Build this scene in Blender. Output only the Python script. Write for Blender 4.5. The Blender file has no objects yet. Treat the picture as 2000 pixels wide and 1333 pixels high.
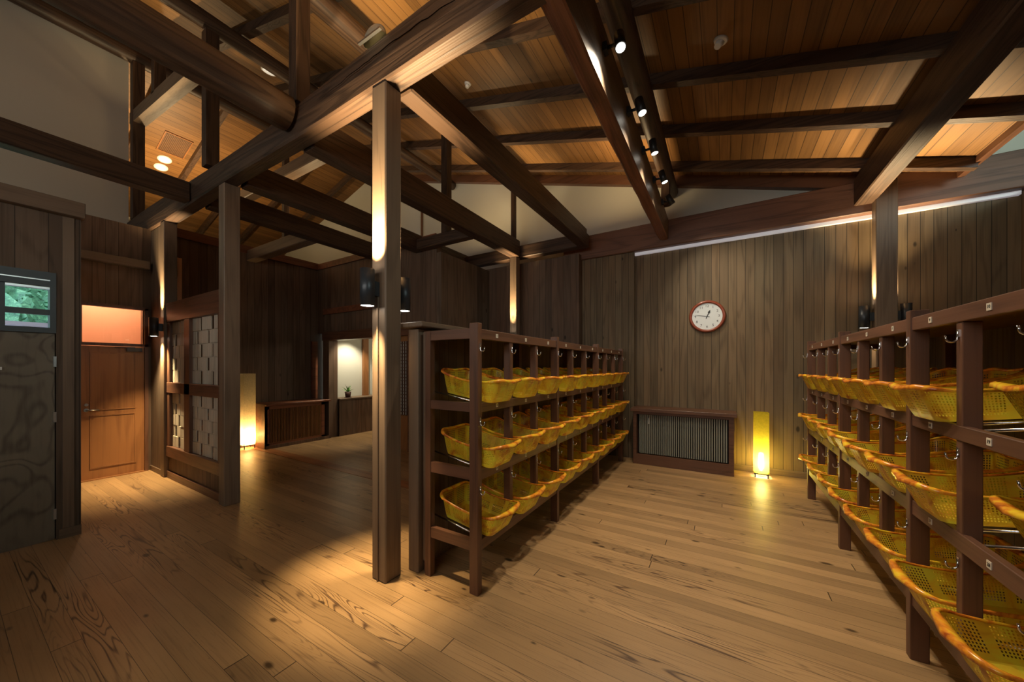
import bpy, bmesh, math, random
from mathutils import Vector, Matrix
random.seed(7)
R = math.radians
PI = math.pi
SC = bpy.context.scene
COL = SC.collection

# ------------------------------------------------------------------ camera
cam = bpy.data.cameras.new('camera')
cam.sensor_width = 36.0
cam.lens = 690.6 / 2000 * 36.0
cam.shift_x = (1000 - 986.4) / 2000
cam.shift_y = (717 - 666.5) / 2000
cam.clip_start = 0.05
cam.clip_end = 80
camo = bpy.data.objects.new('camera', cam)
COL.objects.link(camo)
camo.location = (0, 0, 1.5)
camo.rotation_euler = (R(90), 0, R(31.73))
SC.camera = camo

# ------------------------------------------------------------------ view + world
SC.view_settings.view_transform = 'Standard'
SC.view_settings.look = 'None'
SC.view_settings.gamma = 1.0
SC.view_settings.use_curve_mapping = False
SC.view_settings.exposure = 0.45
w = bpy.data.worlds.new('sky')
SC.world = w
w.use_nodes = True
w.node_tree.nodes['Background'].inputs[0].default_value = (0.62, 0.80, 0.95, 1)
w.node_tree.nodes['Background'].inputs[1].default_value = 5.0

WARM = (1.0, 0.74, 0.40)
SPOTC = (1.0, 0.86, 0.66)


def spot(name, loc, target, watts, angle, blend=1.0, color=WARM, size=0.03):
    l = bpy.data.lights.new(name, 'SPOT')
    l.energy = watts
    l.spot_size = R(angle)
    l.spot_blend = blend
    l.color = color
    l.shadow_soft_size = size
    o = bpy.data.objects.new(name, l)
    COL.objects.link(o)
    o.location = loc
    o.rotation_euler = (Vector(target) - Vector(loc)).to_track_quat('-Z', 'Y').to_euler()
    return o


def area(name, loc, target, watts, sx, sy, color=(1, 1, 1)):
    l = bpy.data.lights.new(name, 'AREA')
    l.shape = 'RECTANGLE'
    l.size = sx
    l.size_y = sy
    l.energy = watts
    l.color = color
    o = bpy.data.objects.new(name, l)
    COL.objects.link(o)
    o.location = loc
    o.rotation_euler = (Vector(target) - Vector(loc)).to_track_quat('-Z', 'Y').to_euler()
    return o


def point(name, loc, watts, color=WARM, size=0.05):
    l = bpy.data.lights.new(name, 'POINT')
    l.energy = watts
    l.color = color
    l.shadow_soft_size = size
    o = bpy.data.objects.new(name, l)
    COL.objects.link(o)
    o.location = loc
    return o


# added fill lights with no known source, two behind the camera, one right
a0 = area('fill_rear', (-1.6, -2.55, 2.9), (-1.9, 3, 4.6), 60, 4.2, 1.3, (1.0, 0.95, 0.88))
a0.data.spread = R(140)
area('fill_loft', (-5.6, -2.5, 4.4), (-8.1, 0.6, 4.8), 20, 1.6, 0.9, (1.0, 0.96, 0.88))
area('fill_right', (4.4, 0.6, 4.0), (0, 5.4, 4.0), 105, 2.0, 0.8, (0.82, 1.0, 0.95))


# ------------------------------------------------------------------ materials
def new_mat(name):
    m = bpy.data.materials.new(name)
    m.use_nodes = True
    nt = m.node_tree
    b = nt.nodes['Principled BSDF']
    return m, nt, b


def plain(name, col, rough=0.5, metal=0.0, spec=0.5):
    m, nt, b = new_mat(name)
    b.inputs['Base Color'].default_value = (*col, 1)
    b.inputs['Roughness'].default_value = rough
    b.inputs['Metallic'].default_value = metal
    b.inputs['Specular IOR Level'].default_value = spec
    return m


def emit(name, col, s):
    m, nt, b = new_mat(name)
    b.inputs['Base Color'].default_value = (0.8, 0.8, 0.8, 1)
    b.inputs['Emission Color'].default_value = (*col, 1)
    b.inputs['Emission Strength'].default_value = s
    return m


class N:
    def __init__(s, nt):
        s.nt = nt

    def math(s, op, a, b=None, c=None):
        n = s.nt.nodes.new('ShaderNodeMath')
        n.operation = op
        for i, v in enumerate((a, b, c)):
            if v is None:
                continue
            if isinstance(v, (int, float)):
                n.inputs[i].default_value = v
            else:
                s.nt.links.new(v, n.inputs[i])
        return n.outputs[0]

    def comb(s, x, y, z):
        n = s.nt.nodes.new('ShaderNodeCombineXYZ')
        for i, v in enumerate((x, y, z)):
            if isinstance(v, (int, float)):
                n.inputs[i].default_value = v
            else:
                s.nt.links.new(v, n.inputs[i])
        return n.outputs[0]

    def noise(s, vec, scale, detail=2, rough=0.5, dist=0.0):
        n = s.nt.nodes.new('ShaderNodeTexNoise')
        n.inputs['Scale'].default_value = scale
        n.inputs['Detail'].default_value = detail
        n.inputs['Roughness'].default_value = rough
        n.inputs['Distortion'].default_value = dist
        s.nt.links.new(vec, n.inputs['Vector'])
        return n.outputs['Fac']

    def ramp(s, fac, stops):
        n = s.nt.nodes.new('ShaderNodeValToRGB')
        el = n.color_ramp.elements
        while len(el) > 1:
            el.remove(el[-1])
        el[0].position = stops[0][0]
        el[0].color = (*stops[0][1], 1)
        for p, c in stops[1:]:
            e = el.new(p)
            e.color = (*c, 1)
        s.nt.links.new(fac, n.inputs[0])
        return n.outputs[0]

    def mix(s, fac, a, b, mode='MIX'):
        n = s.nt.nodes.new('ShaderNodeMix')
        n.data_type = 'RGBA'
        n.blend_type = mode
        for sock, v in ((n.inputs[0], fac), (n.inputs[6], a), (n.inputs[7], b)):
            if isinstance(v, (int, float)):
                sock.default_value = v
            elif isinstance(v, tuple):
                sock.default_value = (*v, 1)
            else:
                s.nt.links.new(v, sock)
        return n.outputs[2]


def wood(name, light, dark, axis='Z', width=0.0, plank='xy', rings=14.0, ringw=0.55, rough=0.55,
         gap=0.012, vary=0.35, knots=0.0, bump=0.25, spec=0.4, joint=0.0, tint=None, rpow=2.2, gs=5.0, ga=0.55, mask=False):
    """light/dark linear colours; axis the grain runs along; width of a board (0 = one piece)"""
    m, nt, b = new_mat(name)
    n = N(nt)
    tc = nt.nodes.new('ShaderNodeTexCoord')
    oi = nt.nodes.new('ShaderNodeObjectInfo')
    sep = nt.nodes.new('ShaderNodeSeparateXYZ')
    nt.links.new(tc.outputs['Object'], sep.inputs[0])
    x, y, z = sep.outputs
    rnd = oi.outputs['Random']
    al = {'X': x, 'Y': y, 'Z': z}[axis]
    # across coordinates
    if axis == 'Z':
        c1, c2 = x, y
    elif axis == 'X':
        c1, c2 = y, z
    else:
        c1, c2 = x, z
    gapf = None
    if width:
        p = n.math('ADD', x, y) if plank == 'xy' else {'x': x, 'y': y, 'z': z}[plank]
        q = n.math('DIVIDE', p, width)
        idn = n.math('FLOOR', q)
        fr = n.math('FRACT', q)
        wn = nt.nodes.new('ShaderNodeTexWhiteNoise')
        wn.noise_dimensions = '1D'
        nt.links.new(n.math('ADD', idn, 0.37), wn.inputs['W'])
        pv = wn.outputs['Value']
        e = n.math('ABSOLUTE', n.math('SUBTRACT', fr, 0.5))
        gapf = n.math('GREATER_THAN', e, 0.5 - gap / width * 0.5)
        if joint:
            jf = n.math('FRACT', n.math('ADD', n.math('DIVIDE', al, joint), n.math('MULTIPLY', pv, 7.3)))
            gapf = n.math('MAXIMUM', gapf, n.math('LESS_THAN', jf, 0.0016))
            jn = n.math('FLOOR', n.math('ADD', n.math('DIVIDE', al, joint), n.math('MULTIPLY', pv, 7.3)))
            wn2 = nt.nodes.new('ShaderNodeTexWhiteNoise')
            wn2.noise_dimensions = '1D'
            nt.links.new(n.math('ADD', n.math('MULTIPLY', idn, 3.17), jn), wn2.inputs['W'])
            pv = wn2.outputs['Value']
    else:
        pv = rnd
    off = n.math('ADD', n.math('MULTIPLY', pv, 31.0), n.math('MULTIPLY', rnd, 17.0))
    a_s = n.math('ADD', n.math('MULTIPLY', al, ga), off)
    b_s = n.math('ADD', n.math('MULTIPLY', c1, gs), off)
    d_s = n.math('ADD', n.math('MULTIPLY', c2, gs), n.math('MULTIPLY', off, 0.7))
    vec = n.comb(a_s, b_s, d_s)
    big = n.noise(vec, 1.0, 1.5, 0.45, 0.5)
    ring = n.math('SINE', n.math('MULTIPLY', big, rings * 6.283))
    ring = n.math('ADD', n.math('MULTIPLY', ring, 0.5), 0.5)
    ring = n.math('POWER', ring, rpow)
    if mask:
        mk = n.noise(n.comb(n.math('MULTIPLY', a_s, 0.8), n.math('MULTIPLY', off, 3.0), 0.0), 1.0, 1)
        mk = n.math('MAXIMUM', n.math('MINIMUM', n.math('MULTIPLY', n.math('SUBTRACT', mk, 0.50), 6.0), 0.9), 0.10)
        ring = n.math('MULTIPLY', ring, mk)
    vec2 = n.comb(n.math('MULTIPLY', a_s, 2.2), n.math('MULTIPLY', b_s, 13.0), n.math('MULTIPLY', d_s, 13.0))
    fine = n.noise(vec2, 1.0, 4, 0.6)
    f = n.math('SUBTRACT', 1.0, n.math('MULTIPLY', ring, ringw))
    f = n.math('SUBTRACT', f, n.math('MULTIPLY', n.math('SUBTRACT', fine, 0.5), 1.5))
    f = n.math('SUBTRACT', f, 0.0)
    colr = n.ramp(f, [(0.05, dark), (0.95, light)])
    # per board tone
    tone = n.math('ADD', 1.0 - vary * 0.5, n.math('MULTIPLY', pv, vary))
    blotch = n.noise(n.comb(n.math('MULTIPLY', a_s, 2.0), n.math('MULTIPLY', b_s, .5), n.math('MULTIPLY', d_s, .5)), 1.0, 2)
    tone = n.math('MULTIPLY', tone, n.math('ADD', 0.72, n.math('MULTIPLY', blotch, 0.56)))
    colr = n.mix(1.0, colr, n.comb(tone, tone, tone), 'MULTIPLY')
    if tint:
        hue = n.noise(n.comb(n.math('ADD', n.math('MULTIPLY', al, 0.5), off), n.math('MULTIPLY', pv, 40.0), 0.0), 1.0, 1)
        hf = n.math('MULTIPLY', n.math('SUBTRACT', hue, 0.35), 1.6)
        hf = n.math('MAXIMUM', n.math('MINIMUM', hf, 1.0), 0.0)
        colr = n.mix(n.math('MULTIPLY', hf, 0.55), colr, n.mix(1.0, colr, tint, 'MULTIPLY'))
    if knots:
        vo = nt.nodes.new('ShaderNodeTexVoronoi')
        vo.inputs['Scale'].default_value = 1.0
        nt.links.new(n.comb(n.math('MULTIPLY', n.math('ADD', al, off), 4.2), n.math('ADD', n.math('MULTIPLY', c1, 8.5), off), n.math('MULTIPLY', c2, 8.5)), vo.inputs['Vector'])
        sepc = nt.nodes.new('ShaderNodeSeparateColor')
        nt.links.new(vo.outputs['Color'], sepc.inputs[0])
        sel = n.math('LESS_THAN', sepc.outputs[0], knots)
        rad = n.math('ADD', 0.05, n.math('MULTIPLY', sepc.outputs[1], 0.17))
        k = n.math('SUBTRACT', 1.0, n.math('DIVIDE', vo.outputs['Distance'], rad))
        k = n.math('MAXIMUM', n.math('MINIMUM', n.math('MULTIPLY', k, 2.0), 1.0), 0.0)
        k = n.math('MULTIPLY', k, sel)
        colr = n.mix(n.math('MULTIPLY', k, 0.85), colr, tuple(c * 0.30 for c in dark))
    if gapf is not None:
        colr = n.mix(n.math('MULTIPLY', gapf, 0.82), colr, tuple(c * 0.15 for c in dark))
    nt.links.new(colr, b.inputs['Base Color'])
    b.inputs['Specular IOR Level'].default_value = spec
    rr = n.math('ADD', rough - 0.08, n.math('MULTIPLY', fine, 0.16))
    nt.links.new(rr, b.inputs['Roughness'])
    bp = nt.nodes.new('ShaderNodeBump')
    bp.inputs['Strength'].default_value = bump
    bp.inputs['Distance'].default_value = 0.004
    h = n.math('MULTIPLY', f, 0.6)
    if gapf is not None:
        h = n.math('SUBTRACT', h, n.math('MULTIPLY', gapf, 1.5))
    nt.links.new(h, bp.inputs['Height'])
    nt.links.new(bp.outputs[0], b.inputs['Normal'])
    return m


M = {}
M['floor'] = wood('floor boards', (0.36, 0.220, 0.100), (0.085, 0.044, 0.022), 'X', 0.108, 'y', rings=17, ringw=1.0, rpow=5.0, gs=9.0, ga=0.7, mask=True,
                  rough=0.36, gap=0.0022, vary=0.35, knots=0.42, bump=0.12, spec=0.45, joint=3.9)
M['beamred'] = wood('reddish beam', (0.150, 0.072, 0.044), (0.065, 0.030, 0.019), 'X', rings=6, ringw=0.5, rough=0.5, bump=0.2, vary=0.2, knots=.1)
M['inlay'] = wood('inlay board', (0.30, 0.125, 0.045), (0.15, 0.055, 0.02), 'X', rings=5, rough=0.38)
WTINT = (1.25, 0.9, 0.7)
M['wall'] = wood('wall boards', (0.162, 0.118, 0.068), (0.067, 0.048, 0.028), 'Z', 0.107, 'xy', rings=5, ringw=0.4,
                 rough=0.62, gap=0.006, vary=0.35, knots=0.16, bump=0.25, spec=0.3, tint=WTINT)
M['wallwide'] = wood('broad wall boards', (0.125, 0.090, 0.062), (0.05, 0.036, 0.024), 'Z', 0.17, 'xy', rings=6, ringw=0.4,
                     rough=0.62, gap=0.004, vary=0.5, knots=0.2, bump=0.25, spec=0.3, tint=WTINT)
M['walldark'] = wood('dark wall boards', (0.135, 0.088, 0.058), (0.06, 0.038, 0.025), 'Z', 0.12, 'xy', rings=5, ringw=0.4,
                     rough=0.6, gap=0.004, vary=0.45, knots=0.1, bump=0.2, spec=0.3, tint=WTINT)
M['ceil'] = wood('ceiling boards', (0.215, 0.108, 0.035), (0.098, 0.046, 0.016), 'Y', 0.118, 'x', rings=4, ringw=0.35,
                 rough=0.5, gap=0.006, vary=0.35, knots=0.05, bump=0.2, spec=0.35)
for ax in 'XYZ':
    M['beam' + ax] = wood('old beam ' + ax, (0.072, 0.041, 0.025), (0.026, 0.015, 0.010), ax, rings=7, ringw=0.7, rough=0.46, gs=9.0,
                          bump=0.35, vary=0.25, spec=0.4)
    M['post' + ax] = wood('planed post ' + ax, (0.185, 0.125, 0.08), (0.085, 0.055, 0.036), ax, rings=5, ringw=0.35, rough=0.48,
                          bump=0.15, vary=0.2, knots=0.06, spec=0.4)
    M['rack' + ax] = wood('dark stained timber ' + ax, (0.135, 0.060, 0.032), (0.048, 0.021, 0.012), ax, rings=5, ringw=0.4, rough=0.42,
                          bump=0.15, vary=0.25, spec=0.5)
    M['rough' + ax] = wood('hewn log ' + ax, (0.20, 0.085, 0.045), (0.05, 0.022, 0.014), ax, rings=3, ringw=0.6, rough=0.55,
                           bump=0.7, vary=0.3, spec=0.4)
M['rackpanel'] = wood('rack back boards', (0.10, 0.068, 0.045), (0.04, 0.026, 0.018), 'Z', 0.1, 'xy', rings=5, rough=0.5, gap=0.005, vary=0.4)
M['ply'] = wood('plywood', (0.19, 0.160, 0.115), (0.105, 0.085, 0.060), 'Z', rings=9, ringw=0.8, rough=0.5, bump=0.05, vary=0.1, ga=1.6, gs=2.6, rpow=4)
M['doorwood'] = wood('varnished door', (0.31, 0.135, 0.048), (0.17, 0.070, 0.025), 'Z', rings=4, ringw=0.45, rough=0.35, bump=0.05, vary=0.15, spec=0.5)
M['reddark'] = wood('reddish trim', (0.22, 0.080, 0.038), (0.10, 0.035, 0.018), 'Y', rings=4, rough=0.4, bump=0.1, vary=0.2)
M['plaster'] = plain('cream plaster', (0.56, 0.56, 0.49), 0.9)
M['plasterd'] = plain('grey beige plaster', (0.56, 0.51, 0.41), 0.9)
M['black'] = plain('black lacquer metal', (0.035, 0.040, 0.046), 0.38, 0.3)
M['chrome'] = plain('chrome', (0.82, 0.83, 0.85), 0.16, 1.0)
M['steel'] = plain('steel', (0.5, 0.5, 0.5), 0.3, 1.0)
M['white'] = plain('white plastic', (0.75, 0.75, 0.73), 0.4)
M['tag'] = plain('label card', (0.62, 0.54, 0.42), 0.6)
M['ink'] = plain('ink', (0.02, 0.02, 0.02), 0.6)
M['darkgap'] = plain('dark interior', (0.012, 0.010, 0.008), 0.8)
M['slatgrey'] = plain('grey slat', (0.24, 0.25, 0.205), 0.5)
M['ventm'] = plain('vent mesh', (0.10, 0.05, 0.028), 0.6)
M['lit_disc'] = emit('lamp lens', (1.0, 0.93, 0.80), 14)
M['lit_soft'] = emit('downlight lens', (1.0, 0.92, 0.74), 0.35)
M['strip'] = emit('light strip diffuser', (0.92, 0.90, 1.0), 0.15)
M['pot'] = plain('dark brown pot', (0.06, 0.022, 0.015), 0.5)
M['leaf'] = plain('green leaf', (0.10, 0.28, 0.05), 0.4)
M['clockface'] = plain('clock dial', (0.72, 0.76, 0.76), 0.4)
M['clockrim'] = plain('clock rim wood', (0.26, 0.055, 0.022), 0.3)
M['paperblock'] = wood('pale cedar shingles', (0.66, 0.60, 0.48), (0.46, 0.40, 0.30), 'Z', rings=3, rough=0.6, bump=0.1, vary=0.3)
M['frame'] = plain('dark window frame', (0.045, 0.055, 0.062), 0.4)
M['peach'] = plain('peach painted wood', (0.78, 0.47, 0.30), 0.6)
M['fence'] = plain('pale metal sheet', (0.50, 0.50, 0.62), 0.5)


def glass_mat():
    m, nt, b = new_mat('window glass')
    nt.nodes.remove(b)
    tr = nt.nodes.new('ShaderNodeBsdfTransparent')
    gl = nt.nodes.new('ShaderNodeBsdfGlossy')
    gl.inputs['Roughness'].default_value = 0.02
    mx = nt.nodes.new('ShaderNodeMixShader')
    mx.inputs[0].default_value = 0.04
    nt.links.new(tr.outputs[0], mx.inputs[1])
    nt.links.new(gl.outputs[0], mx.inputs[2])
    nt.links.new(mx.outputs[0], nt.nodes['Material Output'].inputs[0])
    return m


M['glass'] = glass_mat()


def shade_mat(name, col, trans, clear=0.0):
    m, nt, b = new_mat(name)
    n = N(nt)
    tc = nt.nodes.new('ShaderNodeTexCoord')
    fib = n.noise(tc.outputs['Object'], 40, 4, 0.7)
    c = n.ramp(fib, [(0.3, tuple(v * 0.8 for v in col)), (0.7, col)])
    nt.nodes.remove(b)
    d = nt.nodes.new('ShaderNodeBsdfDiffuse')
    t = nt.nodes.new('ShaderNodeBsdfTranslucent')
    nt.links.new(c, d.inputs[0])
    nt.links.new(c, t.inputs[0])
    mx = nt.nodes.new('ShaderNodeMixShader')
    mx.inputs[0].default_value = trans
    nt.links.new(d.outputs[0], mx.inputs[1])
    nt.links.new(t.outputs[0], mx.inputs[2])
    tp = nt.nodes.new('ShaderNodeBsdfTransparent')
    m3 = nt.nodes.new('ShaderNodeMixShader')
    m3.inputs[0].default_value = clear
    nt.links.new(mx.outputs[0], m3.inputs[1])
    nt.links.new(tp.outputs[0], m3.inputs[2])
    mx = m3
    nt.links.new(mx.outputs[0], nt.nodes['Material Output'].inputs[0])
    return m


M['washi'] = shade_mat('washi paper', (0.90, 0.78, 0.50), 0.65, .05)
M['washi_yellow'] = shade_mat('yellow washi paper', (0.84, 0.66, 0.05), 0.65, .07)


def basket_mats():
    m, nt, b = new_mat('basket weave plastic')
    n = N(nt)
    tc = nt.nodes.new('ShaderNodeTexCoord')
    oi = nt.nodes.new('ShaderNodeObjectInfo')
    v = nt.nodes.new('ShaderNodeVectorMath')
    v.operation = 'ADD'
    nt.links.new(tc.outputs['Object'], v.inputs[0])
    nt.links.new(n.comb(n.math('MULTIPLY', oi.outputs['Random'], 9.0), 0.0, 0.0), v.inputs[1])
    f = n.noise(v.outputs[0], 9, 3, 0.6, 0.6)
    c = n.ramp(f, [(0.31, (0.48, 0.13, 0.015)), (0.46, (0.78, 0.50, 0.03)), (0.66, (0.74, 0.68, 0.05))])
    nt.links.new(c, b.inputs['Base Color'])
    b.inputs['Roughness'].default_value = 0.28
    t = nt.nodes.new('ShaderNodeBsdfTranslucent')
    nt.links.new(c, t.inputs[0])
    mx = nt.nodes.new('ShaderNodeMixShader')
    mx.inputs[0].default_value = 0.35
    nt.links.new(b.outputs[0], mx.inputs[1])
    nt.links.new(t.outputs[0], mx.inputs[2])
    nt.links.new(mx.outputs[0], nt.nodes['Material Output'].inputs[0])
    m2, nt, b = new_mat('basket rim marbled plastic')
    n = N(nt)
    tc = nt.nodes.new('ShaderNodeTexCoord')
    oi = nt.nodes.new('ShaderNodeObjectInfo')
    v = nt.nodes.new('ShaderNodeVectorMath')
    v.operation = 'ADD'
    nt.links.new(tc.outputs['Object'], v.inputs[0])
    nt.links.new(n.comb(0.0, n.math('MULTIPLY', oi.outputs['Random'], 9.0), 0.0), v.inputs[1])
    f = n.noise(v.outputs[0], 11, 4, 0.6, 0.8)
    c = n.ramp(f, [(0.34, (0.36, 0.07, 0.010)), (0.5, (0.78, 0.27, 0.02)), (0.64, (0.88, 0.58, 0.03))])
    nt.links.new(c, b.inputs['Base Color'])
    b.inputs['Roughness'].default_value = 0.2
    b.inputs['Specular IOR Level'].default_value = 0.6
    return m, m2


M['bweave'], M['brim'] = basket_mats()


def foliage_mat():
    m, nt, b = new_mat('hillside leaves')
    n = N(nt)
    tc = nt.nodes.new('ShaderNodeTexCoord')
    f = n.noise(tc.outputs['Object'], 9, 6, 0.8, 0.5)
    c = n.ramp(f, [(0.35, (0.03, 0.10, 0.07)), (0.55, (0.14, 0.36, 0.20)), (0.7, (0.42, 0.72, 0.42))])
    nt.links.new(c, b.inputs['Base Color'])
    b.inputs['Roughness'].default_value = 0.7
    return m


M['foliage'] = foliage_mat()

# ------------------------------------------------------------------ geometry helpers
WL = {}


def box(bm, x0, x1, y0, y1, z0, z1, bev=0.0):
    if x1 < x0: x0, x1 = x1, x0
    if y1 < y0: y0, y1 = y1, y0
    if z1 < z0: z0, z1 = z1, z0
    r = bmesh.ops.create_cube(bm, size=1.0)
    vs = r['verts']
    for v in vs:
        v.co = Vector((x0 + (v.co.x + .5) * (x1 - x0), y0 + (v.co.y + .5) * (y1 - y0), z0 + (v.co.z + .5) * (z1 - z0)))
    if bev:
        es = list({e for v in vs for e in v.link_edges})
        bmesh.ops.bevel(bm, geom=es, offset=bev, segments=1, affect='EDGES', profile=0.5)
    return vs


def prism(bm, pts, axis, a0, a1):
    """polygon pts in the plane across axis, from a0 to a1"""
    def co(p, a):
        if axis == 'X': return (a, p[0], p[1])
        if axis == 'Y': return (p[0], a, p[1])
        return (p[0], p[1], a)
    A = [bm.verts.new(co(p, a0)) for p in pts]
    B = [bm.verts.new(co(p, a1)) for p in pts]
    bm.faces.new(A[::-1])
    bm.faces.new(B)
    for i in range(len(pts)):
        j = (i + 1) % len(pts)
        bm.faces.new((A[i], A[j], B[j], B[i]))


def cyl(bm, p0, p1, r0, r1=None, seg=16, rings=1, wob=0.0, sm=True):
    p0, p1 = Vector(p0), Vector(p1)
    r1 = r0 if r1 is None else r1
    d = (p1 - p0).normalized()
    q = d.to_track_quat('Z', 'Y')
    loops = []
    ph = random.random() * 6
    for i in range(rings + 1):
        t = i / rings
        c = p0.lerp(p1, t)
        L = []
        for k in range(seg):
            a = 2 * PI * k / seg
            rr = (r0 + (r1 - r0) * t) * (1 + wob * (math.sin(2 * a + ph + t * 5) * .5 + math.sin(3 * a - t * 9 + ph) * .5))
            L.append(bm.verts.new(c + q @ Vector((rr * math.cos(a), rr * math.sin(a), 0))))
        loops.append(L)
    for i in range(rings):
        for k in range(seg):
            j = (k + 1) % seg
            f = bm.faces.new((loops[i][k], loops[i][j], loops[i + 1][j], loops[i + 1][k]))
            f.smooth = sm
    bm.faces.new(loops[0][::-1])
    bm.faces.new(loops[-1])


def tube(bm, pts, r, seg=8):
    pts = [Vector(p) for p in pts]
    loops = []
    for i, p in enumerate(pts):
        d = (pts[min(i + 1, len(pts) - 1)] - pts[max(i - 1, 0)]).normalized()
        q = d.to_track_quat('Z', 'Y')
        loops.append([bm.verts.new(p + q @ Vector((r * math.cos(2 * PI * k / seg), r * math.sin(2 * PI * k / seg), 0))) for k in range(seg)])
    for i in range(len(pts) - 1):
        for k in range(seg):
            j = (k + 1) % seg
            # match rings by nearest vertex to avoid twist
            f = bm.faces.new((loops[i][k], loops[i][j], loops[i + 1][j], loops[i + 1][k]))
            f.smooth = True
    bm.faces.new(loops[0][::-1])
    bm.faces.new(loops[-1])


def link(name, bm, mat, parent=None, origin=None):
    if not isinstance(bm, bpy.types.Mesh):
        bmesh.ops.recalc_face_normals(bm, faces=bm.faces)
        me = bpy.data.meshes.new(name)
        bm.to_mesh(me)
        bm.free()
    else:
        me = bm
    if mat: me.materials.append(mat)
    xs = [v.co.x for v in me.vertices]
    ys = [v.co.y for v in me.vertices]
    zs = [v.co.z for v in me.vertices]
    c = Vector(((min(xs) + max(xs)) / 2, (min(ys) + max(ys)) / 2, min(zs))) if origin is None else Vector(origin)
    me.transform(Matrix.Translation(-c))
    o = bpy.data.objects.new(name, me)
    COL.objects.link(o)
    WL[o.name] = c
    if parent is not None:
        o.parent = parent
        o.location = c - WL[parent.name]
    else:
        o.location = c
    return o


def tag(o, label, cat, group=None):
    o['label'] = label
    o['category'] = cat
    if group: o['group'] = group
    return o


def struct(name, bm, mat, parent=None):
    o = link(name, bm, mat, parent)
    if parent is None: o['kind'] = 'structure'
    return o


def thing(name, label, cat, loc, group=None):
    o = bpy.data.objects.new(name, None)
    COL.objects.link(o)
    o.location = loc
    o.empty_display_size = 0.1
    WL[o.name] = Vector(loc)
    tag(o, label, cat, group)
    return o


def B(*args, bev=0.0):
    bm = bmesh.new()
    box(bm, *args, bev=bev)
    return bm


def NB():
    return bmesh.new()


def text_mesh(s, size, align='CENTER'):
    cu = bpy.data.curves.new('t', 'FONT')
    cu.body = s
    cu.size = size
    cu.align_x = 'CENTER'
    cu.align_y = 'CENTER'
    cu.extrude = 0.0004
    cu.resolution_u = 2
    o = bpy.data.objects.new('t', cu)
    COL.objects.link(o)
    dg = bpy.context.evaluated_depsgraph_get()
    dg.update()
    me = bpy.data.meshes.new_from_object(o.evaluated_get(dg))
    bpy.data.objects.remove(o)
    bpy.data.curves.remove(cu)
    me.materials.clear()
    return me


# ------------------------------------------------------------------ floor
struct('floor', B(-8.6, 5.0, -2.6, 8.0, -0.12, 0.0), M['floor'])
struct('trim_1', B(-7.6, -1.98, 3.07, 3.26, 0.0, 0.004), M['inlay'])

# ------------------------------------------------------------------ roof
MS = 0.288
RX, RZ = -8.0, 4.52 - MS * (-8.0 + .72)


def zr(x): return 4.52 - MS * (x + .72)


ML = 0.30


def zl(x): return RZ + ML * (x - RX)


bm = NB()
prism(bm, [(-8.22, RZ), (RX, RZ), (2.23, zr(2.23)), (2.23, zr(2.23) + .08), (RX, RZ + .08), (-8.22, RZ + .08)], 'Y', -2.6, 6.2)
ceil_r = struct('ceiling', bm, M['ceil'])
ceil_r.name = 'ceiling'
bm = NB()
prism(bm, [(-12.6, zl(-12.6)), (RX, RZ), (RX, RZ + .08), (-12.6, zl(-12.6) + .08)], 'Y', 1.64, 6.2)
ceil_l = struct('ceiling_2', bm, M['ceil'])
WL['ceiling'] = ceil_r.location.copy()
WL['ceiling_2'] = ceil_l.location.copy()


def rafter(y, x0, x1, zf, par, dep=0.115, wid=0.085, nm='rafter'):
    bm = NB()
    prism(bm, [(x0, zf(x0) - dep), (x1, zf(x1) - dep), (x1, zf(x1)), (x0, zf(x0))], 'Y', y, y + wid)
    link(nm, bm, M['beamX'], par)


for k in range(9):
    y = 5.66 - 0.905 * k
    rafter(y, RX + .1, 2.23, zr, ceil_r)
    if y > 1.8:
        rafter(y, -12.6, RX - .1, zl, ceil_l)
bm = NB()
prism(bm, [(RX, RZ - .16), (2.23, zr(2.23) - .16), (2.23, zr(2.23)), (RX, RZ)], 'Y', 6.1, 6.2)
link('verge_board', bm, M['rackX'], ceil_r)
link('fascia', B(2.21, 2.27, -2.6, 6.2, zr(2.23) - .06, zr(2.23) + .1), M['rackY'], ceil_r)

struct('ceiling_3', B(2.0, 5.1, -2.6, 6.3, 4.9, 5.0), M['plaster'])
struct('wall_east', B(5.0, 5.1, -2.6, 6.3, 0.0, 4.9), M['plaster'])
struct('wall_roof_side', B(2.12, 2.2, -2.6, 6.2, zr(2.2) + .1, 4.9), M['plaster'])

# rear wall behind the camera, with an added unseen window backing the fill light
bm = NB()
box(bm, -8.3, -3.8, -2.7, -2.6, 2.2, 6.8)
box(bm, -5.04, -3.8, -2.7, -2.6, 0, 2.2)
box(bm, .6, 5.1, -2.7, -2.6, 0, 6.8)
box(bm, -3.8, .6, -2.7, -2.6, 0, 2.2)
box(bm, -3.8, .6, -2.7, -2.6, 3.6, 6.8)
struct('wall_rear', bm, M['wallwide'])
wd3 = struct('window_added_rear', B(-3.8, .6, -2.66, -2.64, 2.2, 3.6), M['plaster'])
bm = NB()
for k in range(6):
    xx = -3.8 + 4.36 * k / 5
    box(bm, xx, xx + .04, -2.66, -2.60, 2.2, 3.6)
link('window_frame', bm, M['rackZ'], wd3)

wd4 = struct('window_added_high', B(-6.5, -4.7, -2.6, -2.58, 3.9, 4.9), M['plaster'])  # added unseen window, set behind the loft fill light
link('window_frame', B(-5.62, -5.58, -2.58, -2.56, 3.9, 4.9), M['rackZ'], wd4)

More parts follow.
